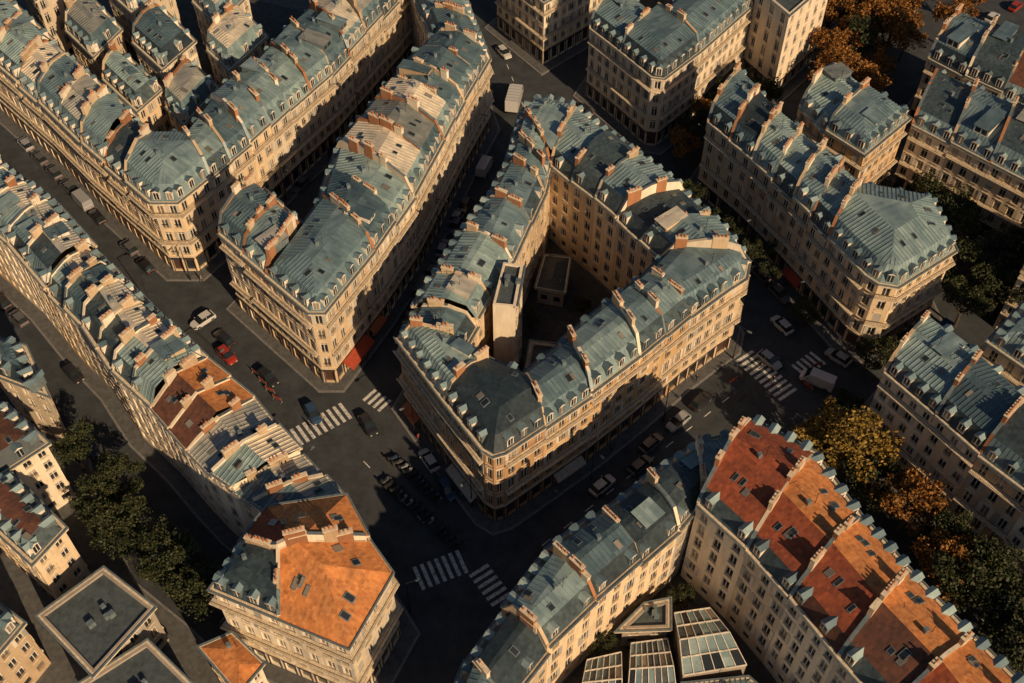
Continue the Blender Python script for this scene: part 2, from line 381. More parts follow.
        P.face('party_wall',pm,[e.P(0,-T,h-2),e.P(0,T,h-2),e.P(0,T,tops[0][1]),e.P(0,-T,tops[0][1])]);P.face('party_wall',pm,[e.P(L,T,h-2),e.P(L,-T,h-2),e.P(L,-T,tops[-1][1]),e.P(L,T,tops[-1][1])])
        spots=[RU(.2,.34),RU(.6,.76)] if L>7 else [RU(.35,.6)]
        if L>10 and R()<.5: spots.append(.48)
        for s in spots:
            if R()<.12: continue
            ln=RU(1.1,2.5);c=s*L;u0=max(.4,c-ln/2);u1=min(L-.4,c+ln/2);zt=rz((e.a[0]+e.t[0]*c,e.a[1]+e.t[1]*c))+RU(.9,1.5)
            zt=max(zt,ridge+.35);cm='brick' if R()<.35 else ('stack' if R()<.7 else 'white');w=RU(.22,.3)
            box(P,'chimney_stacks',cm,e,u0,u1,-w,w,h,zt,'b');box(P,'chimney_caps','trim',e,u0-.07,u1+.07,-w-.07,w+.07,zt,zt+.12)
            pots(P,e,u0+.1,u1-.1,0,zt+.12)
    if R()<.7:
        c=(sum(q[0] for q in pts)/n+RU(-1,1),sum(q[1] for q in pts)/n+RU(-1,1));ee=Edge(c,(c[0]+1,c[1]+.4));z=rz(c)
        box(P,'roof_vent','gutter',ee,0,.5,0,.5,z-.2,z+.7,'b')
        box(P,'tv_aerial','iron',ee,1,1.05,0,.05,z-.3,z+2.2);box(P,'tv_aerial','iron',ee,.5,1.5,.01,.04,z+1.9,z+1.93)
    return P.finish(name)

def style(block):
    s=dict(roof='mansard',wall='cream',up='zinc',low='zinc',shut=.5,dorm=1,pitch=RU(.22,.38),party=random.choice(['stack','stack','white','brick']),balc=1)
    r=R()
    if block=='C': s.update(wall=random.choice(['cream','ochre','cream']),low='slate' if r<.5 else 'zinc',up='zinc' if R()<.85 else 'slate',shut=.35)
    elif block=='Ctip': s.update(wall='brown',low='slate',up='zinc',shut=.2)
    elif block=='B': s.update(wall=random.choice(['white','cream','white']),up='zinc' if r<.66 else 'zinc_light',shut=.7)
    elif block=='A': s.update(wall=random.choice(['cream','white','cream']),up='zinc' if r<.72 else ('zinc_light' if r<.86 else 'slate'),low='zinc' if R()<.6 else 'slate',shut=.5)
    elif block=='D': s.update(wall=random.choice(['white','cream','grey']),up=('zinc_light' if r<.75 else 'zinc','zinc' if R()<.6 else 'slate'),low='zinc' if R()<.6 else 'slate',shut=.4,party='white')  # paler zinc on east slopes: sunlit side put into the roof colour
    elif block=='G': s.update(wall=random.choice(['ochre','cream','cream']),low='slate' if r<.6 else 'zinc',up='zinc' if R()<.7 else 'slate',shut=.3)
    elif block=='F': s.update(wall=random.choice(['cream','grey']),up='zinc' if r<.55 else 'slate',low='slate',shut=.3)
    elif block=='I': s.update(wall=random.choice(['cream','white']),low='slate' if r<.5 else 'zinc',shut=.4)
    elif block=='K': s.update(wall=random.choice(['cream','white','white']),low='slate' if r<.5 else 'zinc',up='zinc' if R()<.75 else 'slate',shut=.4)
    s['rise']=RU(2.0,2.8)
    return s
def lerp(a,b,t): return (a[0]+(b[0]-a[0])*t,a[1]+(b[1]-a[1])*t)
def row(block,h,outer,inner,start='P',end='P',size=6.8,over=None,hv=.8,innertype='C'):
    segs=[]
    for k in range(len(outer)-1):
        L=math.dist(outer[k],outer[k+1]);ns=max(1,round(L/size))
        for j in range(ns):
            segs.append((lerp(outer[k],outer[k+1],j/ns),lerp(outer[k],outer[k+1],(j+1)/ns),lerp(inner[k],inner[k+1],(j+1)/ns),lerp(inner[k],inner[k+1],j/ns),k))
    for q,(a,b,c,d,k) in enumerate(segs):
        st=style(block)
        if over: over(k,q,st)
        building('apartment_building',[a,b,c,d],h+RU(-hv,hv),['S',end if q==len(segs)-1 else 'Q',innertype,start if q==0 else 'P'],st)

# ------------------------------------------------------------------ blocks
Cw_o=[(1.3,34.2),(-1.1,22.7),(-4.2,14.0),(-7.9,6.5),(-11.6,-2.9),(-15.5,-12.7),(-8.8,-23.2)]
Cw_i=[(6.1,22.7),(5.0,16.9),(2.7,9.9),(0.0,1.6),(-3.1,-5.8),(-6.6,-14.0),(-2.5,-16.9)]
Cs_o=[(4.2,-27.2),(10.4,-22.1),(17.1,-16.0),(24.6,-8.6)];Cs_i=[(1.3,-18.9),(7.2,-13.1),(13.3,-6.9),(18.2,-1.9)]
Cn_o=[(34.0,1.6),(31.1,8.6),(26.3,15.8),(20.8,22.7),(15.7,29.2),(10.8,35.8)];Cn_i=[(21.4,2.4),(18.8,6.1),(15.7,10.7),(12.6,14.7),(9.2,18.7),(6.1,22.7)]
row('C',16,Cw_o[:6],Cw_i[:6],hv=.9)
building('apartment_building',[Cw_o[5],Cw_o[6],Cw_i[6],Cw_i[5]],16,['S','Q','C','P'],dict(style('Ctip'),low='zinc',wall='ochre'))
row('C',16,Cs_o,Cs_i,end='Q',hv=.6,over=lambda k,q,st:st.update(wall='ochre' if q<4 else 'cream'))
row('C',16,Cn_o,Cn_i,start='P',end='P',hv=.6)
s=style('Ctip');s['pitch']=.42;s['up']='slate'
building('corner_apartment_building',[(-8.8,-23.2),(-3.6,-30.9),(-2.3,-31.8),(-.9,-31.3),(4.2,-27.2),(1.3,-18.9),(-2.5,-16.9)],16,['S','S','S','S','Q','C','P'],s)
building('corner_apartment_building',[(24.6,-8.6),(30.6,-3.3),(33.2,-1.3),(34.0,1.6),(21.4,2.4),(18.2,-1.9)],15.7,['S','S','S','Q','C','P'],dict(style('C'),low='zinc',up='zinc'))
building('corner_apartment_building',[(1.3,34.2),(6.1,22.7),(10.8,35.8),(5.5,38.1),(2.6,37.3)],16.2,['Q','Q','S','S','S'],dict(style('C'),low='zinc'))
building('stair_tower',[(-2.6,-9.5),(0.4,-9.9),(1.5,-2.2),(-1.2,-1.6)],19.3,['X','C','X','X'],dict(roof='flat',wall='white',shut=0))
building('courtyard_building',[(1.5,-13.5),(6,-9.5),(9.5,-4.5),(3,-3.5)],4,['C','C','C','C'],dict(roof='flat',wall='grey',shut=0))
building('courtyard_building',[(4,8),(8,7),(9,14),(5.5,14.5)],4,['C','C','C','C'],dict(roof='gable',wall='grey',up='slate',shut=0,pitch=.3))
row('B',16,[(-43,7),(-35,-1)],[(-38,16.3),(-31,9)],size=5.5)
building('corner_apartment_building',[(-35,-1),(-28,-8),(-26,-8),(-20,4),(-29,14),(-31,9)],16,['S','S','S','P','C','P'],dict(style('B'),wall='cream'))
row('B',16,[(-20,4),(-15,16),(-11,29),(-8,39),(-4,51),(-8,67),(-14,84)],[(-29,14),(-28,26),(-23,37),(-19,47),(-14,57),(-18,70),(-24,85)],size=6.6,start='Q')
row('A',15,[(-111,73),(-99,60),(-89,50),(-79,40),(-69,29),(-60,20)],[(-109,87),(-97,74),(-86,62),(-76,51),(-66,40),(-57,30)],end='Q')
building('corner_apartment_building',[(-60,20),(-55,15),(-51,15),(-47,21),(-53,30),(-57,30)],15.3,['S','S','S','P','C','P'],dict(style('A'),low='zinc'))
row('A',15,[(-47,21),(-42,29),(-37,38),(-31,48),(-26,59),(-21,70),(-16,82),(-22,94)],[(-53,30),(-50,39),(-45,48),(-40,60),(-34,71),(-28,82),(-23,92),(-32,103)],size=5.8,start='Q')
for q,hh in (([(-72,51),(-64,42),(-61,48),(-70,58)],13),([(-60,45),(-56,40),(-52,50),(-57,56)],12),([(-68,59),(-61,51),(-57,59),(-64,68)],14),([(-55,59),(-50,53),(-45,63),(-50,70)],12),([(-82,65),(-75,57),(-72,65),(-79,74)],13),([(-60,73),(-54,65),(-50,75),(-57,83)],12),([(-77,76),(-70,68),(-65,78),(-73,86)],13),([(-95,80),(-88,70),(-82,80),(-90,92)],14)):
    building('apartment_building',q,hh+RU(-2,1),['S','C','C','P'],dict(style('A'),wall=random.choice(['white','cream']),balc=0))
def dO(k,q,st):
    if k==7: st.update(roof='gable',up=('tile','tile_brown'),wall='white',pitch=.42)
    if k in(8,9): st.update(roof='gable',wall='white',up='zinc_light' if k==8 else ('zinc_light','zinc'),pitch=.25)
row('D',15,[(-98,42),(-88,32),(-78,22),(-69,14),(-61,5),(-54,-3),(-47,-10),(-41,-16),(-34,-22),(-30,-27),(-20,-38)],[(-106,32),(-95,23),(-83,14),(-74,6),(-66,-3),(-59,-10),(-53,-18),(-46.5,-24),(-41,-30),(-37,-34),(-28.6,-40)],over=dO,size=5.6,end='Q')
building('tiled_roof_apartment_building',[(-29,-40.2),(-20,-38.6),(-17,-44),(-26.5,-46.8),(-31.5,-45)],17.2,['C','S','P','P','S'],dict(style('B'),roof='gable',up=('tile','tile_red_shade'),wall='white',pitch=.55,party='white'))  # red west slope: shade side put into the tile colour
building('tiled_roof_apartment_building',[(-17,-44),(-14,-48.2),(-18,-57),(-26,-53.6),(-26.5,-46.8)],16.2,['S','S','S','P','P'],dict(style('B'),roof='gable',up='tile',wall='white',pitch=.5,party='white'))
building('apartment_building',[(-31.5,-45),(-26.5,-46.8),(-26,-53.6),(-34,-50.2)],16.2,['P','Q','S','S'],dict(style('F'),wall='white',low='slate',up='slate'))
row('F',15,[(4,-45),(10,-40),(16,-35),(23,-30)],[(9.5,-51),(15,-46),(20,-41.5),(23,-38)],size=6)
building('apartment_building',[(23,-30),(22.8,-39),(30,-28)],15.6,['Q','P','S'],dict(style('F'),low='zinc',up='zinc'))
def fO(k,q,st):
    st.update(wall='white',low='slate' if q%2 else 'tile_brown',up=('tile','tile_red_shade' if q%3 else 'tile_brown'),pitch=.5,rise=1.8,party='white',shut=.4,attic=0)  # orange east, dark west: slope lighting painted into the tile colours
    if q==0: st.update(low='slate',up='tile_red_shade')
row('F',18,[(30,-28),(37,-33),(41,-42),(45,-49),(50,-57),(54,-63),(59,-71)],[(22,-40),(27,-46),(31,-52),(35,-59),(39,-65),(42,-71),(47,-79)],over=fO,size=7.2,hv=.2)
building('apartment_building',[(4,-45),(-1,-52),(4,-56.5),(9.5,-51)],15,['S','P','C','P'],style('F'))
building('apartment_building',[(-1,-52),(-5,-58),(-1,-63),(4,-56.5)],13.5,['S','P','C','P'],style('F'))
building('apartment_building',[(-5,-58),(-8,-66),(-3,-70),(-1,-63)],14,['S','P','C','P'],style('F'))
row('G',15,[(32,34),(38,25),(43,16),(47,8)],[(39,46),(44,35),(49.5,26),(54,18)],size=5.6)
building('corner_apartment_building',[(47,8),(51,0),(52.5,-1.6),(55,-2.2),(65,5),(64,15),(54,18)],15,['S','S','S','S','S','C','P'],dict(style('G'),wall='cream',low='zinc',up='zinc'))
row('G',15,[(48,39),(51,32),(56,26)],[(56,49),(60,42),(65,35)],size=7,end='S')
row('K',14,[(66,35),(71,30),(76,25),(81,20),(87,15)],[(73,48),(78,43),(83,38),(88,34),(95,29)],size=7)
row('K',14,[(73,53),(78,47.5),(83,43),(89,38)],[(81,64),(86,60),(91,56),(97,50)],size=7,over=lambda k,q,st:st.update(up='tile_brown') if q==2 else None)
row('K',16,[(49,-19),(54,-26),(58,-32),(63,-38),(67,-44),(72,-52)],[(57,-10),(62,-17),(66,-24),(70,-31),(74,-37),(80,-44)],size=6)
building('corner_apartment_building',[(64.5,-13.5),(69.5,-19.5),(78,-11),(72,-6)],16,['S','P','C','S'],style('K'))
row('K',15,[(75,3),(83,-4),(91,-11)],[(83,13),(91,6),(99,-1)],size=6)
building('apartment_building',[(14,61),(19,54),(26,63),(20,72)],15,['S','P','C','P'],style('I'))
building('corner_apartment_building',[(19,54),(24,46.6),(26,46.2),(33,54),(26,63)],15,['S','S','S','P','Q'],style('I'))
building('apartment_building',[(33,54),(44,68),(38,79),(26,63)],15,['S','P','C','Q'],dict(style('I'),wall='white'))
building('apartment_building',[(-3,83),(6,70.5),(17,81),(7,98)],14,['S','S','C','P'],dict(style('I')))
building('modern_apartment_block',[(44.5,68.5),(49,60),(59,72),(54,80)],18.5,['S','S','C','X'],dict(roof='flat',wall='white',shut=0,balc=0,bay=3))
for q,hh,w,rf in (([(-77,-8),(-70,-16),(-63,-19),(-68,-11)],12,'white','mansard'),([(-72,-27),(-66,-34),(-60,-28),(-67,-22)],13,'white','mansard'),([(-67,-37),(-57,-45),(-54.5,-40.5),(-63,-33)],13,'cream','mansard'),([(-56,-50),(-48,-57),(-43,-49),(-50,-44)],9,'grey','flat'),([(-36,-54),(-31,-59),(-29,-56),(-33,-52.5)],9,'white','gable'),([(-50,-58.5),(-42,-65),(-36,-59),(-43,-53)],8,'grey','flat'),([(-70,-52),(-60,-58),(-57,-52),(-66,-46)],11,'cream','mansard'),([(-82,-24),(-76,-33),(-72,-29),(-78,-20)],12,'white','mansard')):
    building('town_house' if rf!='flat' else 'modern_building',q,hh,['S','C','S','C'],dict(style('F'),wall=w,roof=rf,up='tile' if rf=='gable' else random.choice(['zinc','slate','tile_brown']),balc=0,rise=2.0,attic=0))
row('A',15,[(-104,12),(-97,0),(-92,-12),(-88,-26),(-84,-40)],[(-116,8),(-109,-5),(-104,-17),(-100,-31),(-96,-45)],size=9)
row('K',15,[(92,-20),(99,-30),(106,-40)],[(102,-13),(109,-23),(116,-33)],size=9)
row('I',15,[(14,104),(30,100),(46,98),(60,100)],[(16,116),(32,112),(46,110),(60,112)],size=9)

# ------------------------------------------------------------------ ground, pavements, paint
def sheet(name,pts,z,mat,thick=None,kerb=False):
    P=Parts();pts,_=ccw(pts)
    P.face('surface',mat,[(x,y,z) for x,y in pts])
    n=len(pts)
    if thick:
        for i in range(n):
            a,b=pts[i],pts[(i+1)%n];P.face('kerb_face','kerb',[(a[0],a[1],z-thick),(b[0],b[1],z-thick),(b[0],b[1],z),(a[0],a[1],z)])
        if kerb:
            inn=offset(pts,[-.32]*n)
            for i in range(n):
                k=(i+1)%n;P.face('kerb_stones','kerb',[(pts[i][0],pts[i][1],z+.004),(pts[k][0],pts[k][1],z+.004),(inn[k][0],inn[k][1],z+.004),(inn[i][0],inn[i][1],z+.004)])
    return P.finish(name,(0,0,0))
me=bpy.data.meshes.new('ground');S=1500
me.from_pydata([(-S,-S,0),(S,-S,0),(S,S,0),(-S,S,0)],[],[(0,1,2,3)]);me.materials.append(M['asphalt'])
g=bpy.data.objects.new('ground',me);bpy.context.collection.objects.link(g)
C_out=[(-15.5,-12.7),(-8.8,-23.2),(-3.6,-30.9),(-2.3,-31.8),(-.9,-31.3),(4.2,-27.2),(10.4,-22.1),(17.1,-16),(24.6,-8.6),(30.6,-3.3),(33.2,-1.3),(34,1.6),(31.1,8.6),(26.3,15.8),(20.8,22.7),(15.7,29.2),(10.8,35.8),(5.5,38.1),(2.6,37.3),(1.3,34.2),(-1.1,22.7),(-4.2,14),(-7.9,6.5),(-11.6,-2.9)]
blocks=[(C_out,2.0),
([(-43,7),(-35,-1),(-28,-8),(-26,-8),(-20,4),(-15,16),(-11,29),(-8,39),(-4,51),(-8,67),(-14,84),(-24,85),(-18,70),(-16,57),(-21,47),(-25,37),(-30,26),(-38,16)],1.8),
([(-111,73),(-99,60),(-89,50),(-79,40),(-69,29),(-60,20),(-55,15),(-51,15),(-47,21),(-42,29),(-37,38),(-31,48),(-26,59),(-21,70),(-16,82),(-22,94),(-32,120),(-110,110)],2.2),
([(-98,42),(-88,32),(-78,22),(-69,14),(-61,5),(-54,-3),(-47,-10),(-41,-16),(-34,-22),(-30,-27),(-20,-38),(-29,-40),(-37,-34),(-41,-30),(-46.5,-24),(-53,-18),(-59,-10),(-66,-3),(-74,6),(-83,14),(-95,23),(-106,32)],2.2),
([(-29,-40),(-20,-38.6),(-14,-48.2),(-18,-57),(-34,-50.2)],2.2),
([(4,-45),(10,-40),(16,-35),(23,-30),(30,-28),(37,-33),(41,-42),(45,-49),(50,-57),(54,-63),(59,-71),(45,-85),(-6,-80),(-8,-66)],2.4),
([(32,34),(38,25),(43,16),(47,8),(51,0),(52.5,-1.6),(55,-2.2),(65,5),(64,15),(54,18),(49.5,26),(44,35),(39,46)],2.4),
([(48,39),(51,32),(56,26),(65,35),(60,42),(56,49)],2),([(66,35),(71,30),(76,25),(81,20),(87,15),(97,29),(97,50),(81,64),(73,53),(70,44)],2),
([(49,-19),(54,-26),(58,-32),(63,-38),(67,-44),(72,-52),(90,-40),(82,-8),(72,-5),(57,-10)],2.6),
([(14,61),(19,54),(24,46.6),(26,46.2),(33,54),(44,68),(49,60),(59,72),(54,80),(38,82),(20,74)],2.2),
([(-3,83),(6,70.5),(17,81),(7,98)],2.2),
([(-77,-8),(-70,-16),(-62,-19.5),(-58,-30),(-50,-42),(-42,-48),(-34,-55),(-28,-58),(-34,-75),(-75,-65),(-88,-30)],1.5)]
for i,(b,w) in enumerate(blocks):
    b,_=ccw(b);sheet('pavement',offset(b,[w]*len(b)),.13+.004*i,'pave',.13+.004*i,True)
sheet('courtyard',[(6.1,22.7),(0,1.6),(-6,-13),(1.3,-18.9),(18.2,-1.9),(21.4,2.4)],.2,'court')
sheet('courtyard',[(9.5,-51),(23,-38),(31,-52),(42,-71),(30,-82),(2,-75),(0,-62)],.2,'court')
sheet('courtyard',[(-57,30),(-53,30),(-28,82),(-70,100),(-97,76)],.2,'court')
P=Parts()
def zebra(a,b,w=3.2,s=.5):
    e=Edge(a,b);k=int(e.L/(2*s))
    for i in range(k):
        u=i*2*s+.25;P.face('stripes','paint',[e.P(u,-w/2,.007),e.P(u+s,-w/2,.007),e.P(u+s,w/2,.007),e.P(u,w/2,.007)])
for a,b,w in (((-33,-19.3),(-23.6,-12.6),3.4),((-12.6,-40.5),(-6,-37.6),3.6),((-4.6,-38.8),(-.8,-44.2),3),((35.2,-2.5),(41.5,-11),3.6),((43,-6),(47.5,-2.5),3),((-21.5,-10),(-17.8,-13),2.6),((4,42.5),(11.5,49.5),3)):
    zebra(a,b,w)
P.finish('zebra_crossing',(0,0,0))
P=Parts()
def dashes(a,b,on=1.5,off=2.5,w=.14):
    e=Edge(a,b);u=0
    while u+on<e.L: P.face('dashes','paint',[e.P(u,-w/2,.007),e.P(u+on,-w/2,.007),e.P(u+on,w/2,.007),e.P(u,w/2,.007)]);u+=on+off
dashes((4,-35.5),(34,-9));dashes((36,4),(14,38));dashes((-62,13),(-36,-15));dashes((48,-12),(64,-58));dashes((5,46),(-2,75))
dashes((12,52),(45,88),2,2);dashes((-21,-22),(-11,-33))
P.finish('lane_markings',(0,0,0))
P=Parts();rp=random.Random(5)   # repaired trenches in the carriageway
for (a,b) in (((-22,-20),(-8,-38)),((-36,-12),(-26,-20)),((6,-34),(34,-9)),((-60,10),(-40,-10)),((-18,0),(-4,40)),((37,0),(16,36)),((44,-10),(50,-24))):
    e=Edge(a,b);u=rp.uniform(0,3)
    while u<e.L:
        l=rp.uniform(1.2,6);w=rp.uniform(.4,1.6);d=rp.uniform(-2,2);z=.0035
        if u+l<e.L: P.face('repairs','patch',[e.P(u,d,z),e.P(u+l,d,z),e.P(u+l,d+w,z),e.P(u,d+w,z)])
        u+=l+rp.uniform(1,5)
P.finish('road_repairs',(0,0,0))

def glasshouse(gp,z,nx,ny):
    P=Parts();gp,_=ccw(gp);zr=z+1.1
    def Q(i,j,up=0):
        s=i/nx;a=lerp(gp[0],gp[1],s);b=lerp(gp[3],gp[2],s);p=lerp(a,b,j/ny);zz=z+1.1*(1-abs(2*s-1));return (p[0],p[1],zz+up)
    for i in range(nx):
        for j in range(ny): P.face('glass_roof','flat' if R()<.3 else ('zinc' if R()<.75 else 'glass'),[Q(i,j),Q(i+1,j),Q(i+1,j+1),Q(i,j+1)],[(i,j),(i+1,j),(i+1,j+1),(i,j+1)])
    for i in range(4):
        e=Edge(gp[i],gp[(i+1)%4]);P.face('walls','grey',[e.P(0,0,0),e.P(e.L,0,0),e.P(e.L,0,z),e.P(0,0,z)])
    for p,q in ((gp[0],gp[1]),(gp[3],gp[2])): mm=lerp(p,q,.5);P.face('walls','grey',[(p[0],p[1],z),(q[0],q[1],z),(mm[0],mm[1],zr)])
    def bar(a,b,w,hh):
        e=Edge(a[:2],b[:2])
        lo=[e.P(0,-w,a[2]+.005),e.P(e.L,-w,b[2]+.005),e.P(e.L,w,b[2]+.005),e.P(0,w,a[2]+.005)];hi=[(x,y,zz+hh) for x,y,zz in lo]
        P.face('white_frame','frame',hi)
        for k in range(4): P.face('white_frame','frame',[lo[k],lo[(k+1)%4],hi[(k+1)%4],hi[k]])
    for j in range(ny+1):
        for i in range(nx): bar(Q(i,j),Q(i+1,j),.05,.1)
    for i in range(nx+1): bar(Q(i,0),Q(i,ny),.07,.12)
    P.finish('glasshouse')
glasshouse([(13.5,-58.5),(14.5,-51),(19,-50.4),(19.5,-58.3)],3.6,4,7)
glasshouse([(20.3,-55.5),(20,-47.5),(24.5,-46.8),(28,-54.2)],4.6,4,6)
glasshouse([(7.5,-60),(9,-53.4),(13.2,-52.4),(12.7,-60)],4.2,4,6)
building('workshop',[(20.2,-62),(20.4,-56.6),(28,-55.8),(33,-61)],4.2,['C','C','C','C'],dict(roof='gable',wall='grey',up='zinc',shut=0,pitch=.25))
building('workshop',[(13.5,-49.8),(16.5,-46.8),(19.3,-46.2),(19,-49.6)],5.2,['C','C','C','C'],dict(roof='flat',wall='grey',shut=0))

def awning(a,b,col,z=3.0,out=1.8):
    e=Edge(a,b);P=Parts();m=col
    q=[e.P(0,-.05,z),e.P(e.L,-.05,z),e.P(e.L,-out,z-.8),e.P(0,-out,z-.8)];P.face('canvas',m,q);P.face('canvas',m,[(x,y,zz-.06) for x,y,zz in q[::-1]])
    P.face('valance',m,[e.P(0,-out,z-.8),e.P(e.L,-out,z-.8),e.P(e.L,-out,z-1.1),e.P(0,-out,z-1.1)])
    P.face('valance',m,[e.P(0,-.05,z),e.P(0,-out,z-.8),e.P(0,-out,z-.95),e.P(0,-.05,z-.2)])
    for u in (.05,e.L/2,e.L-.09): box(P,'arms','iron',e,u,u+.04,-out+.05,-.1,z-.98,z-.94)
    P.finish('shop_awning')
M['red']=mat_plain('awning_canvas_red',(.33,.05,.02),.8);M['org']=mat_plain('awning_canvas_orange',(.36,.11,.04),.8);M['crm']=mat_plain('awning_canvas_cream',(.42,.37,.3),.8)
awning((-25.2,-6.4),(-22.4,-.8),'red');awning((-21.9,.2),(-20.4,3.2),'org',3,1.2)
awning((-15.0,-13.5),(-13.0,-16.6),'org',3,1.3);awning((-8.2,-24.1),(-4.6,-29.4),'crm',2.8,1.2);awning((5.6,-26),(9.6,-22.8),'crm',2.9,1.2);awning((44.2,13.5),(46,9.9),'red',3,1.2);awning((-46.6,21.7),(-44.3,25.3),'red',3,1.2)

# ------------------------------------------------------------------ trees
def tree_mesh(name,leaf,seed,hgt=9.5,rad=4.0,leaves=3800):
    rn=random.Random(seed);V=[];F=[];MI=[]
    def cyl(a,b,r0,r1,n=7):
        a=Vector(a);b=Vector(b);d=(b-a).normalized();x=d.orthogonal().normalized();y=d.cross(x);k=len(V)
        for c,r in ((a,r0),(b,r1)):
            for j in range(n): an=2*math.pi*j/n;V.append(tuple(c+x*math.cos(an)*r+y*math.sin(an)*r))
        for j in range(n): F.append((k+j,k+(j+1)%n,k+n+(j+1)%n,k+n+j));MI.append(0)
    cyl((0,0,0),(.15,.1,hgt*.35),.28,.2);tips=[]
    for i in range(8):
        an=i*.785+rn.uniform(-.3,.3);rr=rad*rn.uniform(.35,.75);z=hgt*rn.uniform(.5,.85);tip=(math.cos(an)*rr,math.sin(an)*rr,z)
        cyl((.15,.1,hgt*rn.uniform(.28,.35)),tip,.13,.04,5);tips.append(tip)
    tips.append((0,0,hgt*.85))
    lobes=[]
    for t in tips:
        for _ in range(4): lobes.append(((t[0]+rn.uniform(-1,1),t[1]+rn.uniform(-1,1),t[2]+rn.uniform(-.8,.8)),rn.uniform(.6,1.35)))
    for _ in range(leaves):
        c,r=rn.choice(lobes);v=Vector((rn.gauss(0,1),rn.gauss(0,1),rn.gauss(0,1))).normalized()*r*rn.uniform(.55,1.08)
        p=Vector(c)+Vector((v.x,v.y,v.z*.75));s=rn.uniform(.12,.25)
        nx=Vector((rn.gauss(0,1),rn.gauss(0,1),rn.gauss(.5,1))).normalized();x=nx.orthogonal().normalized();y=nx.cross(x);a=rn.uniform(0,6.28);x,y=x*math.cos(a)+y*math.sin(a),y*math.cos(a)-x*math.sin(a)
        k=len(V);V.extend([tuple(p-x*s),tuple(p-y*s*.6),tuple(p+x*s),tuple(p+y*s*.6)]);F.append((k,k+1,k+2,k+3));MI.append(1)
    me=bpy.data.meshes.new(name);me.from_pydata(V,[],F);me.materials.append(M['bark']);me.materials.append(M[leaf]);me.polygons.foreach_set('material_index',MI);return me
TM={c:[tree_mesh('tree_'+c,'leaf_'+c,i*7+k) for i in range(2)] for k,c in enumerate(('green','gold','rust'))}
def tree(x,y,c='green',s=1):
    o=bpy.data.objects.new('street_tree',random.choice(TM[c]));bpy.context.collection.objects.link(o)
    o.location=(x,y,.05);o.rotation_euler=(0,0,RU(0,6.28));o.scale=(s*RU(.9,1.1),s*RU(.9,1.1),s*RU(.9,1.15))
tree(45.6,-25,'gold',1.5);tree(42.2,-21,'gold',1.05);tree(47.5,-29.5,'green',1.0);tree(40,-24.5,'gold',.8)
for x,y in ((55,-38),(58,-43),(61,-47),(52,-33),(63,-52),(56,-45),(66,-57),(54,-42),(60,-52)): tree(x,y,'green' if R()<.8 else 'rust',RU(1.0,1.3))
for x,y in ((-52,-35),(-55,-31),(-49,-37),(-42,-42),(-44.5,-39.5),(-38.5,-45.5),(-60,-23.5),(-53,-28)): tree(x,y,'green',RU(.8,1.0))
for x,y in ((69,76),(65,69),(74,81),(76,72),(61,66),(81,86),(66,82),(71,88),(60,60),(64,56),(68,63),(86,76),(90,84),(79,92),(58,88),(67,73),(72,70),(62,78),(75,77)): tree(x,y,'rust' if R()<.7 else 'green',RU(.95,1.3))
for x,y in ((32,45),(35,51),(39,57),(30,41),(44,55),(47,55),(36,46),(41,50),(43,58),(45,49)): tree(x,y,'green' if R()<.75 else 'rust',RU(.7,1.0))
for x,y in ((73,24),(79,14),(71,18),(76,10),(70,10),(75,5),(82,9),(69,3),(85,4),(66,20),(90,8),(68,26)): tree(x,y,'green',RU(.9,1.15))
for x,y in ((41,11.5),(39,15.5),(36,20.5),(33.8,24.5),(30.5,29),(45,3),(53,-5.5),(56,-5),(60,-2),(48,-15),(46,-18)): tree(x,y,'green',RU(.5,.7))
for x,y in ((11,5),(3,2),(-25,20),(6,-64),(21.5,-44.5),(11,-50.5)): tree(x,y,'green',.45)

# ------------------------------------------------------------------ vehicles
M['tyre']=mat_plain('tyre',(.02,.02,.02),.9);M['cglass']=mat_plain('car_glass',(.015,.02,.022),.08)
M['lamp']=mat_plain('head_lamp',(.7,.65,.55),.3);M['tail']=mat_plain('tail_lamp',(.4,.02,.01),.4)
paints={'white':(.5,.49,.47),'silver':(.3,.31,.32),'black':(.02,.02,.022),'red':(.3,.03,.015),'blue':(.03,.06,.12),'grey':(.1,.1,.105)}
for k,v in paints.items():
    m,nt,b=new_mat('car_paint_'+k);b.inputs['Base Color'].default_value=(*v,1);b.inputs['Roughness'].default_value=.3;b.inputs['Coat Weight'].default_value=.4;M['p_'+k]=m
def wheels(P,xs,hw,r,w=.2):
    for x in xs:
        for s in (-1,1):
            n=12;y0=s*hw;y1=s*(hw-w);A=[(x+r*math.cos(6.283*j/n),y0,r+r*math.sin(6.283*j/n)) for j in range(n)];B=[(a[0],y1,a[2]) for a in A]
            P.face('wheels','tyre',A);P.face('wheels','tyre',B)
            for j in range(n): P.face('wheels','tyre',[A[j],A[(j+1)%n],B[(j+1)%n],B[j]])
            P.face('hubs','gutter',[(x+r*.55*math.cos(6.283*j/n),y0+s*.008,r+r*.55*math.sin(6.283*j/n)) for j in range(n)])
def loft(P,n,m,secs):
    for a,b in zip(secs,secs[1:]):
        for j in range(len(a)): k=(j+1)%len(a);P.face(n,m,[a[j],a[k],b[k],b[j]])
    P.face(n,m,secs[0]);P.face(n,m,secs[-1])
def place(P,name,x,y,ang,z=.01):
    e=P.finish(name,(0,0,0));e.location=(x,y,z);e.rotation_euler=(0,0,math.radians(ang));return e
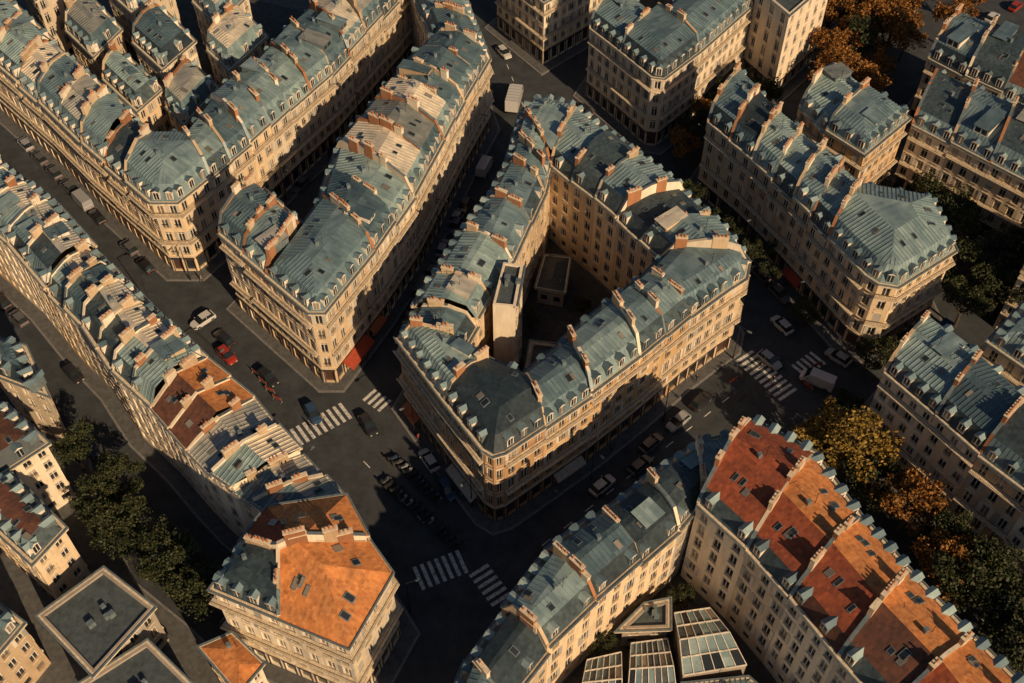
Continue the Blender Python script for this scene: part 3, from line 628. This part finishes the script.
def car(x,y,ang,col,kind='car'):
    P=Parts();pm='p_'+col
    if kind=='car':
        st=[(-2.05,.62,.4,.72),(-1.95,.8,.26,.88),(-1.1,.86,.24,.93),(.8,.86,.24,.9),(1.7,.82,.26,.76),(2.05,.6,.34,.58)]
        cab=(-1.8,-1.35,.3,1.05,.76,.6,.9,1.42);wx=(-1.25,1.25);hw=.87;r=.31
    else:
        st=[(-2.6,.85,.4,1.0),(-2.5,.95,.3,1.15),(1.4,.95,.3,1.15),(2.2,.9,.3,1.05),(2.55,.7,.4,.8)]
        cab=(-2.55,-2.5,1.2,1.95,.94,.84,1.1,2.15);wx=(-1.6,1.6);hw=.96;r=.35
    loft(P,'body',pm,[[(X,-w,lo),(X,-w,(lo+hi)/2+.05),(X,-w*.88,hi),(X,w*.88,hi),(X,w,(lo+hi)/2+.05),(X,w,lo)] for X,w,lo,hi in st])
    x0,x1,x2,x3,w0,w1,z0,z1=cab;b=[(x0,-w0,z0),(x3,-w0,z0),(x3,w0,z0),(x0,w0,z0)];t=[(x1,-w1,z1),(x2,-w1,z1),(x2,w1,z1),(x1,w1,z1)]
    for j in range(4):
        k=(j+1)%4;solid=(kind=='van' and j in (0,2,3))
        P.face('body' if solid else 'windows',pm if solid else 'cglass',[b[j],b[k],t[k],t[j]])
    P.face('roof',pm,[(X,Y,Z+.02) for X,Y,Z in t])
    for j in range(4): k=(j+1)%4;P.face('roof',pm,[t[j],t[k],(t[k][0],t[k][1],t[k][2]+.02),(t[j][0],t[j][1],t[j][2]+.02)])
    e=Edge((0,0),(1,0))
    if kind=='car':
        for s in (-1,1): box(P,'door_pillars',pm,e,-.42,-.34,s*.685-.03,s*.685+.03,.9,1.41);box(P,'mirrors',pm,e,.72,.86,s*.92-.08,s*.92+.08,.88,1.0)
    else:
        for s in (-1,1): box(P,'mirrors','iron',e,1.3,1.45,s*1.05-.08,s*1.05+.08,1.2,1.5)
    for s in (-1,1):
        box(P,'head_lamps','lamp',e,st[-1][0]-.12,st[-1][0]+.012,s*.45-.13,s*.45+.13,st[-1][3]-.14,st[-1][3]-.02)
        box(P,'tail_lamps','tail',e,st[0][0]-.012,st[0][0]+.1,s*.5-.1,s*.5+.1,.55,.7)
    wheels(P,wx,hw,r);place(P,'car' if kind=='car' else 'delivery_van',x,y,ang)
def truck(x,y,ang):
    P=Parts();e=Edge((0,0),(1,0))
    box(P,'cargo_box','p_white',e,-3.6,1.5,-1.2,1.2,.9,3.3);box(P,'chassis','iron',e,-3.6,3.2,-.9,.9,.5,.88)
    loft(P,'cab','p_white',[[(X,-1.1,.6),(X,-1.1,t_),(X,1.1,t_),(X,1.1,.6)] for X,t_ in ((1.7,2.6),(2.7,2.55),(3.3,1.6),(3.4,.9))])
    P.face('windscreen','cglass',[(2.76,-1,2.48),(2.76,1,2.48),(3.29,1,1.66),(3.29,-1,1.66)])
    for s in (-1,1): P.face('side_windows','cglass',[(1.9,s*1.108,1.6),(2.9,s*1.108,1.6),(2.6,s*1.108,2.35),(1.9,s*1.108,2.35)])
    for q in range(6): box(P,'box_ribs','gutter',e,-3.3+q*.85,-3.24+q*.85,-1.15,1.15,3.3,3.34)
    wheels(P,(-2.4,2.3),1.15,.45,.3);place(P,'box_truck',x,y,ang)
def moto(x,y,ang,col):
    P=Parts();e=Edge((0,0),(1,0));wheels(P,(-.62,.68),.06,.3,.12)
    loft(P,'body','p_'+col,[[(X,-w,lo),(X,-w,hi),(X,w,hi),(X,w,lo)] for X,w,lo,hi in ((-.85,.08,.6,.75),(-.5,.17,.4,.78),(0,.16,.3,.7),(.3,.18,.35,.85),(.55,.1,.5,.95))])
    box(P,'seat','tyre',e,-.7,.05,-.13,.13,.74,.84);box(P,'handlebar','iron',e,.42,.47,-.36,.36,.98,1.03);box(P,'fork','iron',e,.52,.6,-.09,.09,.3,1.0);box(P,'top_case','tyre',e,-1.0,-.72,-.2,.2,.8,1.1)
    P.face('windscreen','cglass',[(.5,-.16,.98),(.5,.16,.98),(.42,.13,1.3),(.42,-.13,1.3)]);place(P,'motorcycle',x,y,ang)
cols=['white','silver','black','grey','blue','black','grey']
def parkrow(a,b,gap=5.2,p=.75):
    e=Edge(a,b);k=int(e.L/gap);ang=math.degrees(math.atan2(e.t[1],e.t[0]))
    for i in range(k):
        if R()<p:
            c=e.P((i+.5)*gap+RU(-.3,.3),RU(-.1,.1),0);car(c[0],c[1],ang+RU(-2,2)+180*(R()<.5),random.choice(cols),'car' if R()<.88 else 'van')
parkrow((10.7,-28.2),(31.5,-8.2),p=.9);parkrow((2,-40.8),(21,-26.2),p=.9);parkrow((-16.8,2.5),(-5.6,38),p=.8);parkrow((34,11),(15,37.6));parkrow((31,30),(45,5.5),p=.8)
parkrow((-56,2.5),(-44,-10.2),p=.55);parkrow((-40,-13.5),(-22,-33.5),p=.85);parkrow((-16.3,-39.6),(-11,-48));parkrow((53,-18),(70,-45),p=.3);parkrow((38.5,-29.5),(46.5,-44),p=.6)
parkrow((-58,14),(-96,55),p=.7);parkrow((-43,24),(-20,66),p=.5);parkrow((-4,58),(-8,74),p=.8);parkrow((18,50),(9,62),p=.8);parkrow((28,45),(46,63),p=.7);parkrow((-12.9,-20),(-6.5,-31.3),p=.8)
parkrow((60,-4.5),(68,3),p=.8);parkrow((84,58),(110,84),p=.8);parkrow((-90,17),(-62,-10.5),p=.7);parkrow((-46,2),(-32,-12),p=.5)
car(-48.3,4,-135,'white');car(-43.4,-3,-48,'red');car(-4.8,40,72,'white','van');truck(.5,58.5,80);car(-9.2,27.5,68,'silver');car(-1.6,74,-60,'white');car(-20.8,-16,-60,'black')
car(18,-23,42,'grey');car(39,-4,-50,'silver');car(45.5,-8,150,'white','van');car(49.5,-3.5,135,'silver');car(42,3,122,'white');car(98,86,45,'white');car(104,90,45,'red');car(-60,-20,-50,'black');car(-29,-14,-60,'blue')
for i in range(15):
    if R()<.85: moto(-17.5+i*.72+RU(-.2,.2),-25.5-i*.72,40+RU(-14,14),random.choice(['black','black','grey','black','silver']))
for i in range(11):
    if R()<.85: moto(-16.5+i*.66+RU(-.2,.2),-21.8-i*.7,40+RU(-14,14),random.choice(['black','black','grey','blue','silver']))
for i in range(7): moto(12+i*.75,-33.6+i*.62,-40+RU(-8,8),random.choice(['black','grey','red']))

def lamp(x,y,ang):
    P=Parts();e=Edge((0,0),(1,0))
    def tube(r0,r1,z0,z1):
        n=8;A=[(r0*math.cos(.785*j),r0*math.sin(.785*j),z0) for j in range(n)];B=[(r1*math.cos(.785*j),r1*math.sin(.785*j),z1) for j in range(n)]
        for j in range(n): P.face('pole','iron',[A[j],A[(j+1)%n],B[(j+1)%n],B[j]])
    tube(.16,.12,0,.8);tube(.08,.05,.8,7.5);box(P,'arm','iron',e,0,1.5,-.03,.03,7.4,7.48);box(P,'lantern','gutter',e,1.2,1.9,-.14,.14,7.28,7.42)
    place(P,'street_lamp',x,y,ang,.15)
for x,y,a in ((11,-25.2,-48),(22,-15,-48),(33.6,-3.4,-40),(-5.5,-29.5,-130),(-14,-17.5,215),(-21.5,.4,-20),(-12.3,24,-15),(-6,46,-15),(8.5,-38.8,130),(18.5,-31,130),(39.2,20,215),(45.5,6.5,215),(50,-24,215),(60,-37,215),(-43,-9,45),(-57,7,45),(-28,-26,45),(-13,-45,20),(33,8,30),(24,22,30),(-52,13,-90),(-39,32,-30),(-28,52,-30)): lamp(x,y,a)
def barrier(x,y,ang):
    P=Parts();e=Edge((0,0),(1,0));box(P,'panel','red',e,-.9,.9,-.03,.03,.45,.95)
    for s in(-.75,.75): box(P,'leg','gutter',e,s-.04,s+.04,-.3,.3,0,.08);box(P,'post','gutter',e,s-.04,s+.04,-.045,.045,.08,1.05)
    place(P,'road_barrier',x,y,ang,.01)
for i in range(4): barrier(-38.5+i*1.3,-6.5-i*1.6,-45+RU(-15,15))
for x,y,a in ((-14.6,10,70),(46,-5,20),(44,-9,-50),(33,-8,40)): barrier(x,y,a)

# ------------------------------------------------------------------ pedestrians (one continuous skinned body each, mid-stride)
def person_mat(name,coat,legs):
    m,nt,b=new_mat(name);tc=nt.nodes.new('ShaderNodeTexCoord');sp=nt.nodes.new('ShaderNodeSeparateXYZ');nt.links.new(tc.outputs['Object'],sp.inputs[0])
    d=nt.nodes.new('ShaderNodeMath');d.operation='DIVIDE';d.inputs[1].default_value=2.0;nt.links.new(sp.outputs[2],d.inputs[0])
    r=nt.nodes.new('ShaderNodeValToRGB');r.color_ramp.interpolation='CONSTANT'
    while len(r.color_ramp.elements)<5: r.color_ramp.elements.new(.5)
    for e,(p,c) in zip(r.color_ramp.elements,((0,(.02,.02,.02)),(.05,legs),(.44,coat),(.735,(.42,.25,.17)),(.83,(.04,.025,.015)))): e.position=p;e.color=(*c,1)
    nt.links.new(d.outputs[0],r.inputs[0]);nt.links.new(r.outputs[0],b.inputs['Base Color']);b.inputs['Roughness'].default_value=.85;return m
PM=[person_mat('clothes_dark',(.03,.03,.035),(.02,.025,.04)),person_mat('clothes_beige',(.3,.24,.17),(.05,.05,.06)),person_mat('clothes_red',(.25,.04,.03),(.02,.02,.025))]
PV=[((0,0,.93),.14),((0,0,1.15),.13),((0,0,1.38),.16),((0,0,1.5),.055),((.01,0,1.6),.085),((.02,0,1.7),.08),
 ((.02,.1,.9),.1),((.16,.1,.5),.065),((.1,.1,.1),.045),((.25,.1,.04),.04),((0,-.1,.9),.1),((0,-.1,.5),.065),((-.3,-.1,.16),.045),((-.18,-.1,.06),.04),
 ((0,.2,1.4),.06),((-.08,.25,1.12),.045),((.04,.26,.88),.035),((0,-.2,1.4),.06),((.08,-.25,1.12),.045),((.26,-.24,.95),.035)]
PE=[(0,1),(1,2),(2,3),(3,4),(4,5),(0,6),(6,7),(7,8),(8,9),(0,10),(10,11),(11,12),(12,13),(2,14),(14,15),(15,16),(2,17),(17,18),(18,19)]
def person(x,y,ang,z,mi):
    me=bpy.data.meshes.new('pedestrian');me.from_pydata([v for v,_ in PV],PE,[])
    o=bpy.data.objects.new('pedestrian',me);bpy.context.collection.objects.link(o);me.materials.append(PM[mi])
    o.modifiers.new('Skin','SKIN')
    if me.skin_vertices:
        for sv,(_,r) in zip(me.skin_vertices[0].data,PV): sv.radius=(r,r)
        me.skin_vertices[0].data[0].use_root=True
    sb=o.modifiers.new('Sub','SUBSURF');sb.levels=1;sb.render_levels=1
    o.location=(x,y,z);o.rotation_euler=(0,0,math.radians(ang))
for i,(x,y,a,z) in enumerate(((-29,-16.5,40,0),(-27.5,-15,215,0),(-10,-39.5,20,0),(37.5,-5.5,-50,0),(39,-8,130,0),(-13.3,-18.5,-60,.13),(-6.8,-28.5,120,.13),(6,-27.8,42,.13),(14,-20.6,222,.13),(27.5,-7.8,42,.13),(-22,-4,65,.15),(-19.2,4,250,.15),(-44.5,-6,-48,.16),(-50,12.5,10,.16),(44,11.5,-60,.16),(30,-25.8,200,.16))): person(x,y,a,z,i%3 if i%2 else 0)

# ------------------------------------------------------------------ light, sky, camera
el=math.radians(29);az=math.radians(144);sx,sy=math.sin(az),math.cos(az)
tosun=Vector((sx*math.cos(el),sy*math.cos(el),math.sin(el)))
L=bpy.data.lights.new('sun','SUN');L.energy=5.0;L.color=(1,.72,.44);L.angle=math.radians(.6)
lo=bpy.data.objects.new('sun',L);bpy.context.collection.objects.link(lo);lo.rotation_euler=(-tosun).to_track_quat('-Z','Y').to_euler();lo.location=(60,-120,90)
w=bpy.data.worlds.new('World');bpy.context.scene.world=w;w.use_nodes=True;nt=w.node_tree
sk=nt.nodes.new('ShaderNodeTexSky');sk.sky_type='NISHITA';sk.sun_disc=False;sk.sun_elevation=el;sk.sun_rotation=az
nt.links.new(sk.outputs[0],nt.nodes['Background'].inputs[0]);nt.nodes['Background'].inputs[1].default_value=.045
c=bpy.data.cameras.new('camera');c.lens=1100*36/1024;c.clip_end=5000
co=bpy.data.objects.new('camera',c);bpy.context.collection.objects.link(co);co.location=(0,-109,130);co.rotation_euler=(math.radians(40),0,0)
sc=bpy.context.scene;sc.camera=co
sc.view_settings.view_transform='Standard';sc.view_settings.look='None';sc.view_settings.exposure=0
